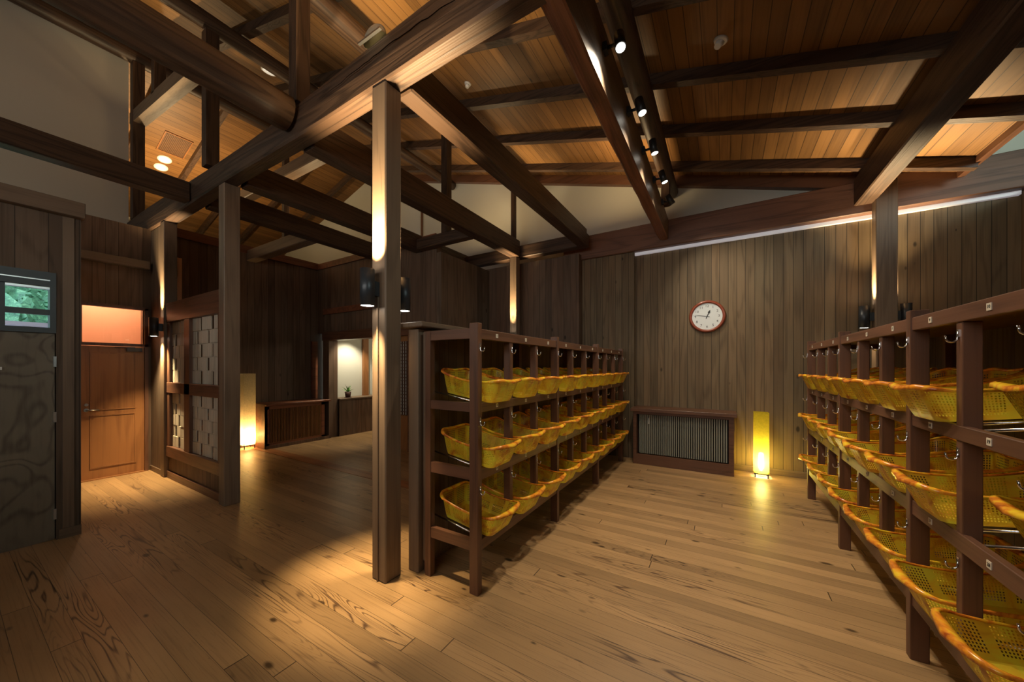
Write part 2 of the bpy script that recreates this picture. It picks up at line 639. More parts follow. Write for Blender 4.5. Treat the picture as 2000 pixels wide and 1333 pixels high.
# ------------------------------------------------------------------ walls at the far side
bm = NB()
prism(bm, [(-12.6, 0), (5.1, 0), (5.1, 5.0), (2.2, 4.9), (2.2, zr(2.2)), (RX, RZ), (-12.6, zl(-12.6))], 'Y', 6.2, 6.32)
struct('wall_gable', bm, M['plaster'])
bm = NB()
box(bm, -1.25, 2.72, 6.15, 6.2, 0, 3.40)
box(bm, -2.13, -1.25, 6.05, 6.2, 0, 3.40)
struct('wall_back', bm, M['wall'])
struct('wall_back_left', B(-4.45, -2.13, 5.87, 6.2, 0, 3.46), M['walldark'])
struct('wall_right', B(2.72, 2.84, -2.6, 6.2, 0, 3.38), M['wall'])
struct('baseboard_back', B(0.13, 2.72, 6.125, 6.15, 0, 0.085), M['postX'])
# slanting wall between the two far walls
bm = NB()
prism(bm, [(-4.1, 4.45), (-4.0, 4.45), (-4.0, 5.87), (-4.42, 5.87)], 'Z', 0, 3.42)
struct('wall_passage', bm, M['wallwide'])
link('door_seam', B(-4.35, -4.02, 5.0, 5.012, 0, 2.6), M['darkgap'], bpy.data.objects['wall_passage'])
# wall B with the doorway
bm = NB()
box(bm, -7.6, -4.10, 4.45, 4.57, 2.22, 3.66)
box(bm, -4.72, -4.10, 4.45, 4.57, 0, 2.22)
struct('wall_doorway', bm, M['walldark'])
bm = NB()
box(bm, -7.6, -4.10, 4.42, 4.45, 3.62, 3.74)
struct('trim_2', bm, M['reddark'])
struct('trim_3', B(-7.35, -4.72, 4.415, 4.45, 2.62, 2.74), M['reddark'])
bm = NB()
box(bm, -7.35, -4.62, 4.40, 4.60, 2.06, 2.24)
box(bm, -4.74, -4.62, 4.40, 4.60, 0, 2.06)
struct('trim_4', bm, M['rackX'])
struct('trim_14', B(-7.32, -7.10, 4.40, 4.60, 0, 2.06), M['walldark'])
# wall A
bm = NB()
box(bm, -7.72, -7.6, 1.74, 4.57, 0, 3.70)
struct('wall_left_far', bm, M['walldark'])
struct('trim_5', B(-7.62, -7.56, 1.74, 4.45, 3.62, 3.76), M['reddark'])
struct('wall_left_return', B(-7.72, -7.1, 1.70, 1.74, 0, 3.48), M['walldark'])
# corridor beyond the doorway
struct('wall_corridor', B(-7.55, -7.4, 4.57, 6.2, 0.0, 2.5), M['plaster'])
struct('ceiling_4', B(-7.55, -4.2, 4.57, 6.2, 2.45, 2.5), M['plaster'])
bm = NB()
box(bm, -7.39, -7.33, 5.42, 5.56, 0.815, 2.45)
struct('trim_6', bm, M['doorwood'])
t = thing('corridor_counter', 'dark boarded counter with pale edge seen through the doorway under the cream wall', 'counter', (-7.2, 5.35, 0))
link('front_panel', B(-7.06, -7.03, 4.6, 6.18, 0, .785), M['walldark'], t)
link('worktop', B(-7.39, -7.0, 4.6, 6.18, .785, .815, bev=.004), M['postY'], t)

# high plaster wall over the boarded one, left
struct('wall_plaster', B(-8.2, -8.08, -2.6, 1.64, 3.3, 6.6), M['plasterd'])
struct('wall_west', B(-12.7, -12.6, 1.6, 6.3, 3.3, 5.6), M['plasterd'])
bm = NB()
prism(bm, [(-12.6, 3.3), (-8.2, 3.3), (-8.2, zl(-8.2)), (-12.6, zl(-12.6))], 'Y', 1.54, 1.64)
struct('wall_loft', bm, M['plasterd'])
struct('light_block_loft', B(-12.6, -7.7, 1.6, 6.2, 3.25, 3.35), M['walldark'])  # added unseen slab that keeps sky light out of the roof space
struct('ceiling_5', B(-8.2, -5.04, -2.6, .68, 2.76, 2.82), M['plasterd'])
struct('ceiling_6', B(-8.08, -7.22, .6, 1.7, 3.3, 3.4), M['plasterd'])

# ------------------------------------------------------------------ near left wall with plywood door and window
bm = NB()
box(bm, -5.04, -4.92, 0.56, 0.70, 0, 2.84)
box(bm, -5.04, -4.92, -2.6, 0.56, 2.31, 2.84)
box(bm, -5.04, -4.92, -2.6, -0.40, 0, 2.31)
struct('wall_left', bm, M['wallwide'])
struct('trim_7', B(-5.06, -4.84, -2.6, 0.715, 2.82, 2.955, bev=.004), M['postY'])
struct('baseboard_left', B(-4.925, -4.905, .575, .70, 0, .085), M['postY'])
struct('trim_8', B(-4.925, -4.912, .595, .66, 0.0, 2.82), M['postZ'])
bm = NB()
prism(bm, [(-5.04, .60), (-7.2, .862), (-7.2, .92), (-5.04, .66)], 'Z', 0, 2.84)
struct('wall_alcove', bm, M['wallwide'])
struct('trim_15', B(-5.04, -4.985, .50, .60, 0, 1.79), M['walldark'])
d = struct('door_1', B(-4.98, -4.935, -.38, .554, 0.005, 1.79), M['ply'])
h = NB()
for z in (.18, 1.02, 1.5):
    box(h, -4.937, -4.915, .545, .562, z, z + .09)
link('hinge', h, M['steel'], d)
link('lock_plate', B(-4.937, -4.922, .268, .29, 1.475, 1.50), M['white'], d)
d['kind'] = 'structure'
wd = struct('window_1', B(-4.99, -4.93, .27, .305, 1.83, 2.19), M['frame'])
fr = NB()
box(fr, -5.03, -4.915, -.40, .56, 2.185, 2.31)
box(fr, -5.03, -4.915, -.40, .56, 1.79, 1.835)
box(fr, -5.03, -4.915, .527, .56, 1.835, 2.185)
box(fr, -5.03, -4.915, -.40, -.37, 1.835, 2.185)
link('window_frame', fr, M['frame'], wd)
link('head_track', B(-4.916, -4.908, -.40, .527, 2.235, 2.243), M['steel'], wd)
link('glazing_bar', B(-4.985, -4.945, .305, .527, 1.945, 1.992), M['frame'], wd)
link('head_bead', B(-4.98, -4.93, .305, .527, 2.165, 2.185), M['steel'], wd)
link('pane', B(-4.968, -4.963, -.37, .527, 1.835, 2.185), M['glass'], wd)

# outside: bank of leaves and a pale corrugated fence
bm = NB()
nx, ny = 30, 60
vv = [[None] * (ny + 1) for _ in range(nx + 1)]
for i in range(nx + 1):
    for j in range(ny + 1):
        x = -9.4 - 4.5 * i / nx
        y = -5.5 + 9 * j / ny
        z = 1.0 + (i / nx) * 5.5 + .30 * math.sin(i * 1.9 + j * .8) + .25 * random.uniform(-1, 1)
        vv[i][j] = bm.verts.new((x + random.uniform(-.1, .1), y, z))
for i in range(nx):
    for j in range(ny):
        bm.faces.new((vv[i][j], vv[i + 1][j], vv[i + 1][j + 1], vv[i][j + 1]))
# loose leaf clumps standing off the bank
for k in range(7000):
    i = random.random()
    x = -9.4 - 4.5 * i
    c = Vector((x, random.uniform(-3.5, 2.6), 1.0 + i * 5.5 + random.uniform(-.05, .45)))
    s = random.uniform(.02, .065)
    q = Matrix.Rotation(random.uniform(0, 6.28), 3, Vector((random.random() - .5, random.random() - .5, random.random() - .5)).normalized())
    P = [c + q @ Vector(p) * s for p in ((-1, 0, 0), (0, -.45, .1), (1, 0, 0), (0, .45, .1))]
    bm.faces.new([bm.verts.new(p) for p in P])
o = link('hillside_shrubbery', bm, M['foliage'])
o['kind'] = 'stuff'
tag(o, 'bright green leafy bank seen outside through the small left window', 'shrubbery')
bm = NB()
pts = []
n = 60
for k in range(n):
    y = -3.4 + 5.6 * k / (n - 1)
    pts.append((y, -8.75 + (.03 if (k // 2) % 2 else -.03)))
for k in range(n - 1):
    for a, b in ((0, 0),):
        (y0, x0), (y1, x1) = pts[k], pts[k + 1]
        v = [bm.verts.new(p) for p in ((x0, y0, 0), (x1, y1, 0), (x1, y1, 2.10), (x0, y0, 2.10))]
        bm.faces.new(v)
bmesh.ops.remove_doubles(bm, verts=bm.verts, dist=.0005)
f = bmesh.ops.solidify(bm, geom=bm.faces[:], thickness=.02)
t = thing('corrugated_fence', 'pale lilac corrugated fence at the foot of the green bank outside', 'fence', (-8.75, -.6, 0))
link('sheet', bm, M['fence'], t)
link('capping', B(-8.82, -8.68, -3.4, 2.2, 2.10, 2.16), M['fence'], t)
struct('floor_yard', B(-14, -8.3, -6, 2.6, -.1, 0), M['plasterd'])

# ------------------------------------------------------------------ alcove with the brown door
bm = NB()
box(bm, -7.22, -7.10, .87, 1.0, 0, 3.50)
box(bm, -7.22, -7.10, 1.0, 1.70, 2.34, 3.50)
box(bm, -7.22, -7.10, 1.62, 1.70, 0, 2.34)
struct('wall_alcove_back', bm, M['walldark'])
struct('trim_9', B(-7.12, -7.0, .90, 1.64, 2.90, 3.01, bev=.004), M['postY'])
bm = NB()
box(bm, -7.14, -7.07, 1.60, 1.635, 0, 2.34)
box(bm, -7.14, -7.07, 1.0, 1.635, 1.785, 1.825)
box(bm, -7.14, -7.07, 1.0, 1.635, 2.31, 2.35)
struct('trim_10', bm, M['rackZ'])
d = struct('door_2', B(-7.15, -7.11, 1.01, 1.60, .01, 1.78), M['doorwood'])
bm = NB()
for (a, b, z0, z1) in ((1.10, 1.50, .16, .84), (1.10, 1.50, .93, 1.68)):
    for q in ((a - .014, a, z0 - .014, z1 + .014), (b, b + .014, z0 - .014, z1 + .014), (a, b, z0 - .014, z0), (a, b, z1, z1 + .014)):
        box(bm, -7.112, -7.102, q[0], q[1], q[2], q[3])
link('panel_moulding', bm, M['doorwood'], d)
bm = NB()
cyl(bm, (-7.11, 1.055, .93), (-7.095, 1.055, .93), .024)
cyl(bm, (-7.11, 1.055, 1.0), (-7.098, 1.055, 1.0), .018)
tube(bm, [(-7.10, 1.055, .93), (-7.06, 1.055, .93), (-7.05, 1.08, .93), (-7.05, 1.16, .925)], .010)
link('door_handle', bm, M['steel'], d)
bm = NB()
box(bm, -7.11, -7.06, 1.42, 1.57, 1.715, 1.765)
box(bm, -7.075, -7.062, 1.30, 1.50, 1.765, 1.775)
link('door_closer', bm, M['black'], d)
link('threshold', B(-7.14, -7.06, 1.0, 1.62, 0, .012), M['doorwood'], d)
wd = struct('window_2', B(-7.13, -7.125, 1.02, 1.60, 1.825, 2.31), M['glass'])
fr = NB()
box(fr, -7.14, -7.11, 1.0, 1.02, 1.825, 2.31)
box(fr, -7.14, -7.11, 1.585, 1.60, 1.825, 2.31)
link('window_frame', fr, M['doorwood'], wd)
# lit little room beyond the transom
bm = NB()
box(bm, -8.4, -8.3, .96, 2.05, 1.2, 3.2)
box(bm, -8.4, -7.22, .96, 1.0, 1.2, 3.2)
box(bm, -8.4, -7.22, 1.95, 2.05, 1.2, 3.2)
box(bm, -8.4, -7.22, .96, 2.0, 2.9, 3.0)
box(bm, -8.4, -7.22, .96, 2.0, 1.2, 1.25)
struct('wall_anteroom', bm, M['peach'])
struct('trim_11', B(-8.3, -7.25, 1.90, 1.95, 2.02, 2.30), M['doorwood'])
point('anteroom_lamp', (-7.75, 1.35, 2.75), 17, (1.0, .78, .56), .08)

# ------------------------------------------------------------------ partition with shingled lattice at left
struct('wall_partition', B(-7.10, -6.58, 1.67, 1.75, 0, 3.47), M['wallwide'])
struct('baseboard_partition', B(-7.10, -6.59, 1.655, 1.67, 0, .07), M['postX'])


def post(name, label, x0, x1, y0, y1, z0, z1, mat='postZ', bev=.006, group=None, cat='post'):
    o = link(name, B(x0, x1, y0, y1, z0, z1, bev=bev), M[mat])
    return tag(o, label, cat, group)


post('wooden_post', 'planed post at the left end of the lattice screen carrying the wall light', -6.58, -6.44, 1.64, 1.78, 0, 3.48)
post('wooden_post', 'tall planed post at the right end of the lattice screen, free standing', -4.68, -4.54, 1.635, 1.785, 0, 3.48)
# central column with the cover strip
t = thing('wooden_post', 'tall lit foreground post in the middle of the room with two black wall lights', 'post', (-2.05, 1.71, 0))
link('post_body', B(-2.125, -1.98, 1.637, 1.78, 0, 3.48, bev=.008), M['postZ'], t)
link('cable_cover', B(-2.062, -2.048, 1.627, 1.637, 0, 1.99), M['postZ'], t)

t = thing('lattice_screen', 'dark framed lattice screen with pale staggered wooden shingles in four panes', 'screen', (-5.56, 1.72, 0))
link('header', B(-6.44, -4.68, 1.66, 1.76, 2.10, 2.36, bev=.004), M['rackX'], t)
link('middle_rail', B(-6.44, -4.68, 1.665, 1.755, 1.15, 1.29, bev=.004), M['rackX'], t)
link('sill_rail', B(-6.44, -4.68, 1.66, 1.76, .29, .43, bev=.004), M['rackX'], t)
link('stile', B(-5.80, -5.62, 1.665, 1.755, .43, 2.10, bev=.004), M['rackZ'], t)
link('stile', B(-6.44, -6.34, 1.67, 1.75, .43, 2.10), M['rackZ'], t)
link('stile', B(-4.80, -4.68, 1.67, 1.75, .43, 2.10), M['rackZ'], t)
link('wainscot', B(-6.44, -4.68, 1.69, 1.74, .08, .30), M['walldark'], t)
link('base_rail', B(-6.44, -4.68, 1.665, 1.755, 0, .09, bev=.003), M['rackX'], t)
for (xa, xb) in ((-6.34, -5.80), (-5.62, -4.80)):
    for (za, zb) in ((.43, 1.15), (1.29, 2.10)):
        bm = NB()
        nr = 5
        hh = (zb - za) / nr
        wblk = .33
        for r_ in range(nr):
            offx = -wblk * .5 if r_ % 2 else -.04
            x = xa + offx
            while x < xb:
                a, b2 = max(x, xa), min(x + wblk - .07, xb)
                if b2 - a > .02:
                    yy = 1.70 + random.uniform(-.004, .004)
                    box(bm, a, (a + b2) / 2 - .001, yy, yy + .014, za + r_ * hh + .004, za + (r_ + 1) * hh - .002)
                    box(bm, (a + b2) / 2, b2, yy + .002, yy + .014, za + r_ * hh + .004, za + (r_ + 1) * hh - .002)
                x += wblk
        for r_ in range(1, nr):
            box(bm, xa, xb, 1.716, 1.722, za + r_ * hh - .006, za + r_ * hh + .006)
        link('shingle_pane', bm, M['paperblock'], t)

# ------------------------------------------------------------------ beams
BG = 'tie beams running to the back wall'


def beam(label, x0, x1, y0, y1, z0, z1, ax, mat=None, bev=.012, name='ceiling_beam', group=None):
    bm = B(x0, x1, y0, y1, z0, z1, bev=bev)
    o = link(name, bm, M[mat or ('beam' + ax)])
    return tag(o, label, 'beam', group)


# main hewn beam (slightly crooked)
bm = NB()
nseg = 36
L = []
for i in range(nseg + 1):
    x = -8.18 + (3.2 + 8.18) * i / nseg
    top = 3.80 + .045 * math.sin(x * .9 + 2.2)
    wy = .01 * math.sin(x * 1.7)
    sec = [(1.63 + wy, 3.495), (1.645 + wy, 3.48), (1.765 + wy, 3.48), (1.785 + wy, 3.50), (1.80 + wy, 3.62), (1.79, top - .05), (1.74, top), (1.66, top), (1.63 + wy, top - .05), (1.622 + wy, 3.62)]
    L.append([bm.verts.new((x, a, b)) for a, b in sec])
for i in range(nseg):
    for k in range(10):
        j = (k + 1) % 10
        bm.faces.new((L[i][k], L[i][j], L[i + 1][j], L[i + 1][k]))
bm.faces.new(L[0][::-1])
bm.faces.new(L[-1])
MB_ = tag(link('ceiling_beam', bm, M['beamX']), 'long hewn main beam crossing the room over the foreground post, with a drying crack', 'beam')
bm = NB()
xs_ = [-2.75 + 1.75 * i / 34 for i in range(35)]
up, lo = [], []
for i, x in enumerate(xs_):
    zc = 3.625 + .05 * math.sin((x + 2.75) * 1.5) + random.uniform(-.006, .006)
    wz = .0035 * math.sin(PI * i / 34) + .0006
    up.append(bm.verts.new((x, 1.6165, zc + wz)))
    lo.append(bm.verts.new((x, 1.6165, zc - wz)))
for i in range(34):
    bm.faces.new((lo[i], lo[i + 1], up[i + 1], up[i]))
bmesh.ops.solidify(bm, geom=bm.faces[:], thickness=-.012)
link('drying_crack', bm, M['darkgap'], MB_)
beam('broad squared tie beam springing from the foreground post to the back wall', -2.06, -1.90, 1.80, 5.62, 3.485, 3.76, 'Y')
beam('tie beam just left of the foreground post, ending on the slim lit post', -3.31, -3.14, 1.80, 5.60, 3.485, 3.79, 'Y')
beam('tie beam third left of the clock wall, ending over the passage wall', -4.58, -4.42, 1.80, 5.78, 3.485, 3.76, 'Y')
beam('dark tie beam ending over the doorway wall', -5.56, -5.40, 1.80, 4.50, 3.485, 3.75, 'Y')
beam('squared tie beam in front of the grey plaster wall with lit underside', -5.58, -5.42, -2.6, 1.62, 3.485, 3.71, 'Y')
bm = NB()
cyl(bm, (-3.2, -2.6, 3.72), (-3.2, 1.60, 3.68), .155, .14, 24, 24, .03)
tag(link('log_beam', bm, M['beamY']), 'thick round log resting on the near side of the main beam at upper left', 'beam')
# hewn log carrying the spotlights
bm = NB()
nseg = 60
L = []
for i in range(nseg + 1):
    y = -2.6 + 8.6 * i / nseg
    t_ = max(0, (y - 1) / 5)
    top = 4.03 - .22 * t_
    w1 = .003 * math.sin(y * 7.3) + .003 * random.uniform(-1, 1)
    sec = [(-.73, 3.49), (-.742, 3.481), (-.80, 3.475 + w1), (-.85 + w1, 3.49), (-.885 + w1, 3.55), (-.90, 3.7), (-.89, top - .08), (-.86, top), (-.75, top), (-.73, top - .02)]
    L.append([bm.verts.new((a, y, b)) for a, b in sec])
for i in range(nseg):
    for k in range(10):
        j = (k + 1) % 10
        bm.faces.new((L[i][k], L[i][j], L[i + 1][j], L[i + 1][k]))
bm.faces.new(L[0][::-1])
bm.faces.new(L[-1])
tag(link('log_beam', bm, M['roughY']), 'rough hewn reddish log beam with the row of spotlights on its side', 'beam')
LB = bpy.data.objects[[o.name for o in bpy.data.objects if o.name.startswith('log_beam')][-1]]
LB.data.materials.append(M['postY'])
for p_ in LB.data.polygons:
    if p_.normal.x > .8: p_.material_index = 1
beam('heavy dark squared beam at upper right landing on the right-hand post', 1.37, 1.55, -2.6, 6.0, 3.485, 3.82, 'Y')
beam('long wide beam along the top of the clock wall', -2.47, 5.0, 6.0, 6.14, 3.385, 3.79, 'X', 'beamred')
beam('thin beam along the far wall between passage and slim lit post', -8.0, -1.92, 5.64, 5.80, 3.50, 3.72, 'X')


def log(label, x, z, r, y0, y1, tip=0.0):
    bm = NB()
    cyl(bm, (x, y0, z), (x + tip, y1, z), r, r * .9, 18, 16, .03)
    tag(link('log_purlin', bm, M['beamY']), label, 'beam')


log('round purlin log above the row of spotlights', -.70, 4.26, .105, -2.6, 6.15)
log('round purlin log above the foreground post under the right roof slope', -3.23, 4.93, .11, -2.6, 6.15)
log('round purlin log high at upper left below the ridge', -5.18, 5.57, .10, -2.6, 6.15)
log('ridge log along the top of the grey plaster wall', -7.95, 6.42, .12, -2.6, 6.15)


def strut(label, x, y, z0, z1, w=.12, w2=None):
    w2 = w2 or w
    post('roof_strut', label, x - w / 2, x + w / 2, y - w2 / 2, y + w2 / 2, z0, z1, 'beamZ', .004, None, 'post')


strut('wide strut standing on the main beam behind the round log end', -3.21, 1.715, 3.82, 4.84, .125)
strut('tall dark strut on the main beam under the upper left purlin', -5.13, 1.715, 3.84, 5.42, .13)
strut('tall dark strut under the ridge beside the edge of the grey plaster wall', -7.95, 1.715, 3.84, 6.32, .14)
strut('short strut above the sloping collar beam near the ridge', -6.95, 1.715, 5.42, 6.20, .13)
strut('strut on the short cross tie beyond the foreground post', -3.81, 4.36, 3.66, zr(-3.81) - .1, .12)
strut('slim strut at the far end of the tie beam before the cream gable', -3.23, 5.52, 3.80, 4.82, .075)
strut('slender pale strut rising from the cross tie over the floor inlay', -6.37, 3.17, 3.70, zr(-6.37) - .1, .085)
strut('second slender strut on the high cross collar', -5.72, 3.17, 4.90, zr(-5.72) - .1, .07)
strut('dark strut on the doorway wall close behind the foreground post', -5.72, 4.50, 3.75, zr(-5.72) - .1, .13)
strut('short post between spotlight log and purlin near the back wall', -.72, 5.62, 3.85, 4.18, .11)
bm = NB()
prism(bm, [(-8.08, 5.38), (-5.20, 5.08), (-5.20, 5.26), (-8.08, 5.56)], 'Y', 1.65, 1.80)
tag(link('collar_beam', bm, M['postX']), 'collar beam with lit underside crossing in front of the ceiling vent', 'beam')
beam('collar beam high between the two slender struts', -8.0, -5.25, 3.09, 3.26, 4.70, 4.89, 'X', 'postX', name='collar_beam')
beam('cross tie over the dark wooden floor inlay', -7.6, -5.56, 3.08, 3.25, 3.485, 3.68, 'X', 'postX', name='cross_tie')
beam('short cross tie between two tie beams behind the foreground post', -4.42, -3.31, 4.29, 4.43, 3.485, 3.66, 'X', 'beamX', name='cross_tie')
post('wooden_post', 'slim post in the far corner brightly lit from below', -3.30, -3.165, 5.50, 5.63, 0, 3.485)
post('wooden_post', 'stout post in front of the clock wall with a light either side', 1.53, 1.715, 5.86, 6.0, 0, 3.80)
for x, lab in ((-7.9, 'thin batten on the cream gable wall left'), (-6.2, 'thin batten on the cream gable wall middle')):
    o = link('gable_batten', B(x, x + .05, 6.17, 6.2, 3.75, zr(x) - .17), M['rackZ'])
    tag(o, lab, 'batten')

struct('trim_12', B(-1.25, 2.70, 6.10, 6.15, 3.343, 3.385), M['strip'])

# ------------------------------------------------------------------ clothes racks
PITCH = .4305
RAILZ = [(1.685, 1.752), (1.197, 1.258), (.745, .818), (.278, .352)]


def make_hook_mesh():
    bm = NB()
    pts = []
    for k in range(10):
        a = PI * 1.0 + PI * k / 9
        pts.append((.018 + .016 * math.cos(a) + .002, 0, -.012 + .016 * math.sin(a)))
    pts = [(.004, 0, .016)] + pts + [(.038, 0, .0)]
    tube(bm, pts, .0034, 8)
    box(bm, 0, .004, -.007, .007, -.006, .024)
    me = bpy.data.meshes.new('hook')
    bmesh.ops.recalc_face_normals(bm, faces=bm.faces)
    bm.to_mesh(me)
    bm.free()
    me.materials.append(M['chrome'])
    return me


HOOK = make_hook_mesh()
DIG = {}


def number_mesh(s):
    if s not in DIG:
        me = text_mesh(s, .019)
        me.transform(Matrix.Rotation(R(90), 4, 'X'))
        me.transform(Matrix.Rotation(R(90), 4, 'Z'))
        me.materials.append(M['ink'])
        DIG[s] = me
    return DIG[s]


def plate_mesh():
    bm = B(0, .003, -.0135, .0135, -.0135, .0135)
    me = bpy.data.meshes.new('number_plate')
    bm.to_mesh(me)
    bm.free()
    me.materials.append(M['tag'])
    return me


PLATE = plate_mesh()


def inst(name, me, parent, loc, rotz=0):
    o = bpy.data.objects.new(name, me)
    COL.objects.link(o)
    o.parent = parent
    o.location = Vector(loc) - WL[parent.name]
    o.rotation_euler = (0, 0, rotz)
    WL[o.name] = Vector(loc)
    return o


def rack(label, xf, s, y0, n, main0, plate0, order, depth):
    """xf front plane, s = direction of depth (+1/-1), posts at y0+k*PITCH"""
    t = thing('basket_rack', label, 'rack', (xf + s * .24, y0 + n * PITCH / 2, 0))
    xb = xf + s * depth
    y1 = y0 + n * PITCH + .045
    for k in range(n + 1):
        ya = y0 + k * PITCH
        mainp = (k % 3 == main0)
        if mainp:
            link('post', B(xf - s * .008, xf + s * .062, ya, ya + .048, 0, 1.79, bev=.003), M['rackZ'], t)
        else:
            link('post', B(xf + s * .006, xf + s * .062, ya, ya + .045, .352, 1.685, bev=.003), M['rackZ'], t)
        if mainp:
            link('rear_post', B(xb - s * .05, xb, ya, ya + .045, 0, 1.75), M['rackZ'], t)
    for (a, b) in RAILZ:
        link('front_rail', B(xf, xf + s * .03, y0 + .01, y1 - .01, a, b, bev=.003), M['rackY'], t)
    for ya in (y0, y0 + n * PITCH):
        for (a, b) in RAILZ:
            link('end_rail', B(xf + s * .062, xb, ya + .004, ya + .038, a + .004, b + .004), M['rackX'], t)
    link('back_panel', B(xb, xb + s * .018, y0, y1, .10, 1.75), M['rackpanel'], t)
    link('top_board', B(xf + s * .03, xb, y0 + .01, y1 - .01, 1.738, 1.752), M['rackY'], t)
    for k in range(n):
        for (a, b) in RAILZ[1:]:
            for q in (.085, .345):
                yy = y0 + k * PITCH + q
                bm = NB()
                cyl(bm, (xb, yy, b - .004 + .151 * (depth - .03)), (xf + s * .03, yy, b - .004), .006, seg=8)
                link('support_bar', bm, M['chrome'], t)
    rz = 0 if s < 0 else PI
    for k in range(n + 1):
        ya = y0 + k * PITCH + .024
        xx = xf - s * .008 if (k % 3 == main0) else xf + s * .006
        for (a, b) in RAILZ[:3]:
            inst('coat_hook', HOOK, t, (xx, ya, a - .055), rz)
    for k in range(n):
        for r_, (a, b) in enumerate(RAILZ[:3]):
            num = plate0 + (k if order > 0 else (n - 1 - k)) + r_ * n
            p = inst('number_plate', PLATE, t, (xf, y0 + k * PITCH + .24, (a + b) / 2), rz)
            o = bpy.data.objects.new('number', number_mesh(str(num)))
            COL.objects.link(o)
            o.parent = p
            o.location = (.0035, 0, 0)
    return t


rack('dark stained rack of small baskets standing against the low partition, left of the aisle', -1.37, -1, 1.865, 9, 0, 1, 1, .46)
rack('dark stained rack of baskets along the right side of the aisle', .82, 1, 2.203 - 2 * PITCH, 9, 0, 3, -1, .62)

# low partition behind the left rack
t = thing('low_partition', 'low boarded partition with a broad cap behind the left rack', 'partition', (-1.93, 3.8, 0))
link('end_post', B(-1.985, -1.885, 1.85, 1.95, 0, 1.775, bev=.004), M['postZ'], t)
link('corner_stud', B(-1.875, -1.83, 1.90, 1.945, 0, 1.76), M['rackZ'], t)
link('boarding', B(-1.96, -1.875, 1.95, 5.80, 0.03, 1.77), M['wallwide'], t)
link('cap', B(-2.035, -1.80, 1.80, 5.82, 1.785, 1.822, bev=.006), M['postY'], t)
link('far_post', B(-1.985, -1.885, 5.72, 5.80, 0, 1.78), M['postZ'], t)


# ------------------------------------------------------------------ baskets
def rrect(hx, hy, r, npc):
    pts = []
    for (cx, cy, a0) in ((hx - r, hy - r, 0), (-hx + r, hy - r, 90), (-hx + r, -hy + r, 180), (hx - r, -hy + r, 270)):
        for k in range(npc + 1):
            a = R(a0 + 90 * k / npc)
            pts.append((cx + r * math.cos(a), cy + r * math.sin(a)))
    return pts


def resample(pts, n):
    P = [Vector(p) for p in pts] + [Vector(pts[0])]
    ln = [0]
    for a, b in zip(P, P[1:]):
        ln.append(ln[-1] + (b - a).length)
    out = []
    j = 0
    for k in range(n):
        t_ = ln[-1] * k / n
        while ln[j + 1] < t_: j += 1
        f_ = (t_ - ln[j]) / max(ln[j + 1] - ln[j], 1e-9)
        out.append(P[j].lerp(P[j + 1], f_))
    return out


def basket():
    t = thing('clothes_basket', '', 'basket', (0, 0, 0), 'yellow woven baskets on the racks')
    H = .155
    NP = 288
    top = resample(rrect(.245, .172, .062, 8), NP)
    bot = resample(rrect(.205, .140, .05, 8), NP)
    def dip(x): return .030 * (1 - (x / .245) ** 2)
    rows = [0, .012]
    z = .026
    while z < H - .022:
        rows += [z, z + .0078]
        z += .0132
    rows += [H]
    bm = NB()
    V = []
    for z in rows:
        f_ = z / H
        f_ = f_ ** .85
        V.append([bm.verts.new((bot[k].x + (top[k].x - bot[k].x) * f_, bot[k].y + (top[k].y - bot[k].y) * f_, z * (1 - dip(top[k].x) / H))) for k in range(NP)])
    for i in range(len(rows) - 1):
        hole_row = (i >= 2 and i % 2 == 0 and i < len(rows) - 2)
        for k in range(NP):
            solid_rib = (k % 24) < 5
            if hole_row and not solid_rib and k % 2 == 0:
                continue
            j = (k + 1) % NP
            f = bm.faces.new((V[i][k], V[i][j], V[i + 1][j], V[i + 1][k]))
    bm.faces.new(V[0][::-1])
    link('weave_body', bm, M['bweave'], t, origin=(0, 0, 0))
    # rim: drooping flange, wider at both ends
    bm = NB()
    NR = 96
    base = resample(rrect(.245, .172, .062, 8), NR)
    prof = [(-.003, -.004), (-.002, .004), (.008, .0065), (.019, .003), (.0235, -.008), (.021, -.009), (.016, -.001), (.007, .002)]
    V = []
    for k, p in enumerate(base):
        n_ = Vector((p.x / .245, p.y / .172))
        ang = (base[(k + 1) % NR] - base[k - 1]).normalized()
        nn = Vector((ang.y, -ang.x))
        endf = max(0.0, abs(p.x) / .245 - .72) / .28
        mid = max(0.0, 1 - abs(p.y) / .13)
        wid = .62 + 1.15 * endf * (0.35 + .65 * mid)
        lift = .010 * endf * (1 - mid)
        ring_ = []
        for (o_, h_) in prof:
            ring_.append(bm.verts.new((p.x + nn.x * o_ * wid, p.y + nn.y * o_ * wid * (.72 if endf < .3 else 1), H - dip(p.x) + h_ * (1 + .35 * endf) + lift)))
        V.append(ring_)
    for k in range(NR):
        j = (k + 1) % NR
        for i in range(len(prof) - 1):
            f = bm.faces.new((V[k][i], V[j][i], V[j][i + 1], V[k][i + 1]))
            f.smooth = True
        f = bm.faces.new((V[k][-1], V[j][-1], V[j][0], V[k][0]))
    link('rim', bm, M['brim'], t, origin=(0, 0, 0))
    return t


